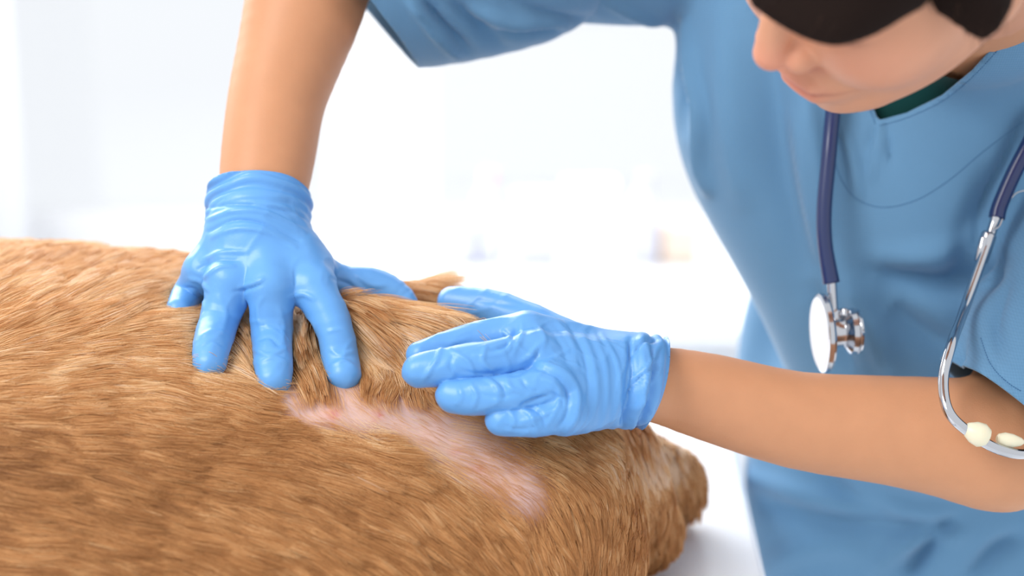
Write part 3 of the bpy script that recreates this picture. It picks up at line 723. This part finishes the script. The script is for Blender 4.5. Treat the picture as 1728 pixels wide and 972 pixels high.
blend(G((.100, -.0575, 0), (.02, .0016, .027)), (140, 74, 64), .75)
for s in (-1, 1): blend(G((.100, -.036, s * .012), (.010, .006, .010)), (176, 104, 90), .6)  # reddish shade around the nostrils, painted into the skin tone
setcol(bme, tone); link('body', bme, M['skin'], person)

# scrub top
ax_ = H(-.035, -.06, 0) - NB; ax_ /= np.linalg.norm(ax_)
def sleeveR(Q): return chain(Q, [(P(1200, -85, 1.11), .050), (P(1060, -85, 1.10), .050), (P(950, -90, 1.085), .052), (P(860, -85, 1.07), .067), (P(760, -70, 1.065), .071), (P(640, -90, 1.06), .082), (P(560, -100, 1.06), .088)], .02)
def sleeveL(Q): return chain(Q, [(SL, .062), (P(1830, 430, 1.02), .058), (P(1755, 590, .985), .050), (P(1700, 700, .965), .052)], .02)
def top_sdf(Q):
    d = smin(torso(Q), rc(Q, V(.368, 1.265, .93), V(.374, 1.27, .68), .135, .150), .04)
    d = smin(d, sleeveR(Q), .008)
    d = smin(d, sleeveL(Q), .012)
    d = smin(d, rc(Q, NB, NB + ax_ * .05, .070, .064), .02)
    return d
v_, q_ = surface(top_sdf, (-.16, .80, .70), (.72, 1.46, 1.60), .0032, 2)
tme = mesh('scrub_top', v_, q_)
SCR = [([(1163, 40), (1172, 120), (1188, 190), (1186, 270), (1200, 320)], .006, 9), ([(1145, 60), (1150, 120), (1165, 180)], -.008, 13), ([(1225, 10), (1228, 120), (1238, 240), (1256, 330)], .004, 24), ([(1140, 20), (1146, 130), (1160, 220)], -.004, 12),
    ([(1292, 60), (1300, 150), (1310, 260), (1330, 350), (1365, 470)], -.009, 34), ([(1345, 200), (1365, 330), (1385, 430)], .004, 16), ([(1360, 160), (1385, 280), (1400, 380)], .004, 16), ([(1420, 215), (1440, 270), (1450, 330)], .003, 8), ([(1488, 212), (1480, 250), (1470, 300)], .002, 6), ([(1495, 210), (1500, 240), (1505, 280)], -.002, 5), ([(1478, 214), (1465, 250)], -.0015, 5),
    ([(1480, 455), (1540, 470), (1620, 480), (1680, 440)], -.010, 26), ([(1470, 440), (1540, 436), (1610, 420), (1660, 380)], .005, 22), ([(1500, 520), (1560, 570), (1620, 600)], -.010, 34), ([(1440, 480), (1480, 560), (1500, 620)], .006, 20), ([(1380, 500), (1410, 570), (1440, 630)], -.007, 18),
    ([(1670, 300), (1630, 400), (1610, 470)], -.006, 22), ([(1728, 205), (1692, 285), (1664, 355), (1650, 410)], -.0065, 12),
    ([(690, 0), (730, 50), (775, 95)], .004, 7), ([(715, 0), (745, 40), (790, 85)], -.006, 9), ([(760, 0), (800, 40), (850, 80)], -.006, 14), ([(800, 20), (870, 40), (950, 42)], .004, 10), ([(850, 60), (900, 52), (945, 50)], -.005, 8), ([(1020, 0), (1070, 20), (1115, 36)], .003, 6), ([(860, 0), (930, 25), (1000, 32)], -.003, 10),
    ([(1250, 800), (1350, 830), (1450, 850), (1600, 860)], .005, 16), ([(1300, 850), (1420, 880), (1560, 890)], -.005, 16), ([(1530, 972), (1560, 930), (1600, 880)], -.010, 16), ([(1480, 960), (1530, 915), (1620, 900)], .006, 14), ([(1640, 972), (1680, 930), (1720, 910)], -.008, 16), ([(1380, 790), (1440, 840), (1500, 860)], -.005, 14), ([(1290, 960), (1380, 920), (1460, 930)], .004, 20),
    ([(1655, 585), (1690, 640), (1728, 668)], -.0012, 5), ([(1700, 470), (1680, 540), (1690, 600)], -.004, 16)]
crease(tme, top_sdf, [(a, b * 1.6, c) for a, b, c in SCR])
Q = co(tme); g = grad(top_sdf, Q, .002)
Q += g * (wave(Q * np.array([1, 1, .45]), 5, 3, 9, 31) * .0028)[:, None]; setco(tme, Q)
def cut_if(me, pt, no, cond):
    """bisect only the geometry that satisfies cond, then remove its normal side"""
    bm = bmesh.new(); bm.from_mesh(me)
    def sel():
        c = np.array([f.verts[0].co[:] for f in bm.faces]); m = cond(c); return c, m, list(bm.faces)
    c, m, fl = sel(); fs = [fl[i] for i in np.where(m)[0]]
    es = list({e for f in fs for e in f.edges}); vs_ = list({v for f in fs for v in f.verts})
    bmesh.ops.bisect_plane(bm, geom=vs_ + es + fs, plane_co=pt, plane_no=no)
    bm.faces.ensure_lookup_table(); c = np.array([f.calc_center_median()[:] for f in bm.faces]); m = cond(c) & (((c - pt) @ no) > 0)
    dl = [bm.faces[i] for i in np.where(m)[0]]
    bmesh.ops.delete(bm, geom=dl, context='FACES'); bm.to_mesh(me); bm.free(); me.update()
def vplane(a, b, keep, d=1.0, tilt=0):
    """plane through two view points and the depth direction; normal points away from 'keep'"""
    pa, pb, pk = P(*a, d), P(*b, d), P(*keep, d); n = np.cross(pb - pa, Fv + Rv * tilt); n /= np.linalg.norm(n)
    if n @ (pk - pa) > 0: n = -n
    return pa, n
pa, n_ = vplane((625, 0), (718, 112), (1000, 0)); cut_if(tme, pa, n_, lambda p: (p[:, 0] < .05) & (p[:, 2] > 1.1))
pa, n_ = vplane((1622, 640), (1735, 738), (1728, 450)); cut_if(tme, pa, n_, lambda p: (proj(p)[2] < 1.035) & (proj(p)[0] > 1560) & (proj(p)[1] > 560))
# neck opening: a curve from the V point up to the left and right
NK = np.array([(1483, 203), (1530, 190), (1590, 160), (1640, 118), (1690, 62), (1740, -10), (1790, -90), (1850, -200)], float)
NKL = np.array([(1483, 203), (1470, 172), (1452, 120), (1440, 60), (1440, -40), (1450, -200)], float)
bm = bmesh.new(); bm.from_mesh(tme)
V_ = np.array([tuple(v.co) for v in bm.verts]); X, Y, D = proj(V_)
poly = np.concatenate([NK, NKL[::-1][:-1]])
def inside(X, Y, poly):
    c = np.zeros(len(X), bool); j = len(poly) - 1
    for i in range(len(poly)):
        xi, yi = poly[i]; xj, yj = poly[j]
        c ^= ((yi > Y) != (yj > Y)) & (X < (xj - xi) * (Y - yi) / (yj - yi + 1e-12) + xi); j = i
    return c
ins = inside(X, Y, poly)
bm.verts.ensure_lookup_table()
# snap vertices near the outline on to it so that the hem is clean
PL = [tuple(p) for p in np.concatenate([NKL[::-1], NK[1:]])]
b_, t_, s_ = pline(X, Y, PL)
front = D < 1.14
dl = [f for f in bm.faces if all(ins[v.index] for v in f.verts) or (sum(ins[v.index] for v in f.verts) >= 2)]
bmesh.ops.delete(bm, geom=dl, context='FACES')
pls = np.array(PL); dens = np.concatenate([np.linspace(pls[i], pls[i + 1], 60) for i in range(len(pls) - 1)])
for v1 in bm.verts:
    if v1.is_boundary:
        x1, y1, d1 = [float(z[0]) for z in proj(np.array(v1.co)[None])]
        dd = np.hypot(dens[:, 0] - x1, dens[:, 1] - y1); i1 = dd.argmin()
        if dd[i1] < 16: v1.co = P(dens[i1, 0], dens[i1, 1], d1)
bm.to_mesh(tme); bm.free(); tme.update()
cut(tme, (0, 0, .725), (0, 0, -1))
top = link('scrub_top', tme, M['scrub'], person)
s = top.modifiers.new('thickness', 'SOLIDIFY'); s.thickness = .0016; s.offset = 1
from mathutils.bvhtree import BVHTree
tbvh = BVHTree.FromObject(top, bpy.context.evaluated_depsgraph_get())
def on_top(x, y, lift=.0):
    D = Vector((Fv + Rv * ((x - 864) / FPX) - Uv * ((y - 486) / FPX))).normalized()
    h = tbvh.ray_cast(Vector(CAM), D, 2.0)
    return None if h[0] is None else np.array(h[0]) - np.array(D) * lift
def stitches(name, pl, parent, step=4.2, r=.00028):
    """a seam: short thread stitches lying on the cloth, joined into one part"""
    pl = resample(np.array(pl, float), 200); L = np.concatenate([[0], np.cumsum(np.hypot(*np.diff(pl, axis=0).T))])
    bm = bmesh.new(); s0 = 0
    while s0 < L[-1] - step:
        a = [np.interp(s0, L, pl[:, i]) for i in (0, 1)]; b = [np.interp(s0 + step * .62, L, pl[:, i]) for i in (0, 1)]
        pa, pb = on_top(*a, .0001), on_top(*b, .0001); s0 += step
        if pa is None or pb is None or np.linalg.norm(pa - pb) > .01: continue
        dv = Vector(pb - pa); Mx = Matrix.Translation((pa + pb) / 2) @ dv.to_track_quat('Z', 'Y').to_matrix().to_4x4()
        bmesh.ops.create_cone(bm, cap_ends=True, segments=6, radius1=r, radius2=r, depth=dv.length, matrix=Mx)
    o = bmobj(name, bm, M['thread'], parent); o['kind'] = 'stuff'; return o
stitches('stitching', [(1408, 265), (1418, 300), (1445, 335), (1490, 350), (1545, 338), (1600, 305), (1660, 255), (1727, 205)], top)
stitches('stitching', [(1484, 212), (1532, 198), (1594, 168), (1645, 126), (1696, 70), (1727, 30)], top)
stitches('stitching', [(1477, 209), (1464, 175)], top)
stitches('stitching', [(1655, 570), (1672, 615), (1700, 645), (1727, 662)], top)

# undershirt seen in the neck opening
def under_sdf(Q): return smin(torso(Q) + .008, rc(Q, NB, NB + ax_ * .06, .062, .058), .02)
v_, q_ = surface(under_sdf, (.12, .70, 1.12), (.56, 1.24, 1.62), .004, 2)
ume = mesh('undershirt', v_, q_)
cut(ume, NB + ax_ * .045, ax_)
cut(ume, P(1560, 224, 1.0), -Uv); cut(ume, P(1448, 200, 1.0), -Rv) 
link('undershirt', ume, M['under'], person)

# trousers and shoes
def trou(Q):
    d = None
    for s in (-1, 1):
        e = chain(Q, [(V(.375 + s * .075, 1.27, .86), .100), (V(.375 + s * .085, 1.27, .48), .078), (V(.375 + s * .088, 1.28, .08), .068)]); d = e if d is None else smin(d, e, .03)
    return smin(d, ell(Q, V(.378, 1.27, .84), (.152, .124, .12)), .03)
v_, q_ = surface(trou, (.08, 1.08, .0), (.68, 1.48, 1.06), .008)
me_ = mesh('scrub_trousers', v_, q_); Q = co(me_); Q += grad(trou, Q, .002) * (wave(Q * np.array([1, 1, .3]), 4, 3, 9, 5) * .003)[:, None]; setco(me_, Q)
cut(me_, (0, 0, .05), (0, 0, -1)); o = link('scrub_trousers', me_, M['scrub'], person)
s = o.modifiers.new('thickness', 'SOLIDIFY'); s.thickness = .002
for s in (-1, 1):
    sh = lambda Q: np.maximum(smin(rc(Q, V(.375 + s * .088, 1.30, .05), V(.375 + s * .093, 1.14, .04), .045, .042), rc(Q, V(.375 + s * .088, 1.28, .1), V(.375 + s * .088, 1.28, .05), .048, .05), .02), .002 - Q[:, 2])
    a_, b_ = surface(sh, (.375 + s * .09 - .08, 1.05, -.02), (.375 + s * .09 + .08, 1.4, .14), .005); me_ = mesh('shoe', a_, b_); cut(me_, (0, 0, .10), (0, 0, 1)); link('shoe', me_, M['shoe'], person)

# hair: a cap with layered locks and strands over it
LOCKS = []
def lock(root, tip, mid=None, r0=.012, r1=.003):
    root = np.array(root, float); tip = np.array(tip, float)
    mid = (root + tip) / 2 if mid is None else np.array(mid, float)
    LOCKS.append((root, mid, tip, r0, r1))
def PD(x, y, d): return P(x, y, d)
bang_tips = [(1292, 6, .752), (1318, 24, .747), (1345, 40, .743), (1372, 54, .739), (1400, 64, .735), (1428, 67, .732), (1456, 58, .731), (1482, 48, .730), (1508, 32, .729), (1534, 16, .729), (1560, 4, .730)]
bang_tips = [tuple(p) for p in resample(np.array(bang_tips, float), 26)]
for i, (x1, y1, d1) in enumerate(bang_tips):
    y1 -= 14; x1 -= 12
    t1 = i / (len(bang_tips) - 1)
    rt = H(.058 - .03 * t1, .108 - .022 * t1, -.03 + .095 * t1)
    tp = P(x1, y1, d1); md = P(x1 + 40, y1 - 95, d1 - .012)
    lock(rt, tp, md, .013, .0040)
for x1, y1, dx in ((1590, 14, 10), (1615, 30, 15), (1640, 46, 15), (1660, 56, 10), (1676, 40, 5), (1688, 10, 0)):
    lock(H(.0, .07, .075), P(x1, y1, .742), P(x1 + dx, y1 - 80, .735), .014, .003)
def hair_sdf(Q):
    d = ell(Q, H(-.014, .042, 0), (.106, .100, .085), HR)
    cutf = ell(Q, H(.10, -.01, 0), (.072, .080, .12), HR); d = -smin(-d, cutf, .01)
    low = (Q - HC) @ Hu; d = np.maximum(d, -.055 - low)
    for a, m, b, r0, r1 in LOCKS:
        pp = resample([a, m, b], 6); rr = np.linspace(r0, r1, 6)
        d = smin(d, chain(Q, list(zip(pp, rr)), .004), .007)
    return d
lo, hi = HC - .17, HC + .17
v_, q_ = surface(hair_sdf, lo, hi, .003, 2)
hair = link('hair', mesh('hair', v_, q_), M['sole'], person)
r = np.random.default_rng(5); sp = []
for a, m, b, r0, r1 in LOCKS:
    for _ in range(55):
        o_ = r.normal(size=3); o_ /= np.linalg.norm(o_); pp = resample([a, m, b + (b - m) * r.uniform(-.12, .10) + r.normal(size=3) * .002], 7)
        sp.append(pp + o_ * np.linspace(r0, r1, 7)[:, None] * r.uniform(.92, 1.14))
# strands over the crown
nn = 2600; u_ = r.normal(size=(nn, 3)); u_ /= np.linalg.norm(u_, axis=1, keepdims=True); u_ = u_[(u_[:, 1] > -.3) & (u_[:, 0] < .55)]
for d_ in u_:
    p0 = d_.copy(); pts_ = []
    for k in range(7):
        p0 = p0 + np.array([0, -.09, 0]) + np.array([.03 * np.sign(d_[0] + .3), 0, 0]); p0 /= np.linalg.norm(p0)
        pts_.append(H(*(np.array([-.014, .042, 0]) + p0 * np.array([.107, .101, .086]))))
    sp.append(np.array(pts_))
sp = np.array(sp)
strands('hair_strands', sp, np.tile(np.array([.0002, .00022, .00022, .0002, .00018, .00012, .00005]), (len(sp), 1)), r.random(len(sp)), M['hair'], hair)

# ------------------------------------------------------------------ the stethoscope
st = thing('stethoscope', P(1405, 400, .985), 'navy and chrome stethoscope hanging round the neck over the blue scrubs', 'stethoscope')
def T(pl, lift): 
    out = []
    for x1, y1, *dd in pl:
        if dd: out.append(P(x1, y1, dd[0])); continue
        h_ = on_top(x1, y1, lift); out.append(h_ if h_ is not None else P(x1, y1, .99))
    return np.array(out)
def dep(x1, y1, lift=0):
    h_ = on_top(x1, y1, lift); return proj(h_[None])[2][0] if h_ is not None else .99
ds = min(dep(1405, 210), dep(1392, 300), dep(1390, 400), dep(1400, 470)) - .012
nkp = [P(1560, -90, ds + .0), P(1470, -20, ds - .02), P(1418, 80, ds - .008), P(1406, 185, ds), P(1398, 270, ds), P(1391, 350, ds), P(1392, 410, ds), P(1403, 478, ds)]
tube('tube', nkp, [13 * ds / FPX] * 9 + [14.5 * ds / FPX], M['rubber'], st, 20, 90)
tube('stem', [P(1403, 470, ds), P(1405, 500, ds), P(1408, 535, ds)], [8.5 * ds / FPX, 8 * ds / FPX, 7.5 * ds / FPX], M['chrome'], st, 20, 12)
tube('stem_collar', [P(1407, 522, ds), P(1409, 542, ds)], 12 * ds / FPX, M['chrome'], st, 20, 4)
ca = cam2w(1, .06, -.06); ca /= np.linalg.norm(ca); cc = P(1389, 562, ds); u1 = ds / FPX
cp = lathe('chest_piece', cc, ca, [(-3 * u1, 44 * u1), (0, 64 * u1), (5 * u1, 66 * u1), (8 * u1, 58 * u1), (10 * u1, 30 * u1), (14 * u1, 26 * u1), (30 * u1, 24 * u1), (36 * u1, 27 * u1), (40 * u1, 33 * u1), (44 * u1, 38 * u1), (52 * u1, 40 * u1), (54 * u1, 36 * u1)], M['chrome'], st)
lathe('rim', cc, ca, [(-7 * u1, 62 * u1), (-5 * u1, 67 * u1), (2 * u1, 68 * u1), (6 * u1, 65 * u1)], M['chrome'], cp)
lathe('diaphragm', cc, ca, [(-9 * u1, 10 * u1), (-8.6 * u1, 40 * u1), (-7.4 * u1, 61 * u1), (-6 * u1, 61 * u1)], M['disc'], cp)
lathe('bell', cc + ca * 54 * u1, ca, [(-2 * u1, 36 * u1), (2 * u1, 39 * u1), (6 * u1, 38 * u1), (7 * u1, 31 * u1)], M['chrome'], cp)
tube('bell_knob', [P(1425, 520, ds), P(1425, 533, ds)], [6 * u1, 9 * u1], M['chrome'], cp, 14, 5)
de = min(dep(1700, 300), dep(1660, 420), dep(1640, 500)) - .008; dl_ = .905
tube('tube', [P(1790, 120, de - .01), P(1745, 225, de - .012), P(1712, 290, de - .012), P(1688, 345, de - .012), P(1682, 368, de - .013)], [13 * u1, 13 * u1, 13 * u1, 13.5 * u1], M['rubber'], st, 20, 50)
D0 = de - .013
tube('ear_tube', [P(1682, 362, D0), P(1672, 395, D0), P(1655, 445, D0 - .006), P(1628, 520, D0 - .024), P(1606, 580, dl_ + .02), P(1592, 640, dl_ + .01), P(1601, 695, dl_), P(1640, 733, dl_), P(1690, 760, dl_), P(1740, 765, dl_ + .01), P(1800, 740, dl_ + .03)], 8.2 * u1, M['chrome'], st, 18, 150)
tube('connector', [P(1671, 392, D0), P(1667, 402, D0), P(1655, 442, D0)], [8 * u1, 12.5 * u1, 12.5 * u1, 11 * u1], M['chrome'], st, 20, 16)
tube('connector', [P(1661, 400, D0 - .002), P(1652, 440, D0 - .002)], [7 * u1, 8 * u1, 6 * u1], M['chrome'], st, 16, 12)
tube('spring', [P(1790, 322, D0 + .006), P(1728, 322, D0 + .004), P(1706, 335, D0 + .002), P(1694, 362, D0 - .002), P(1686, 382, D0 - .004), P(1672, 390, D0 - .006)], 1.6 * u1, M['chrome'], st, 8, 60)
def eartip(x0, y0, x1, y1, d, r):
    a, b = P(x0, y0, d), P(x1, y1, d); ax = b - a; L = np.linalg.norm(ax)
    lathe('ear_tip', a, ax, [(0, r * .45), (L * .06, r * .75), (L * .3, r * 1.0), (L * .6, r * .9), (L * .9, r * .55), (L, r * .3)], M['tip'], st, 32)
eartip(1668, 740, 1627, 722, dl_, 21 * dl_ / FPX)
eartip(1682, 741, 1727, 746, dl_ + .004, 13 * dl_ / FPX)
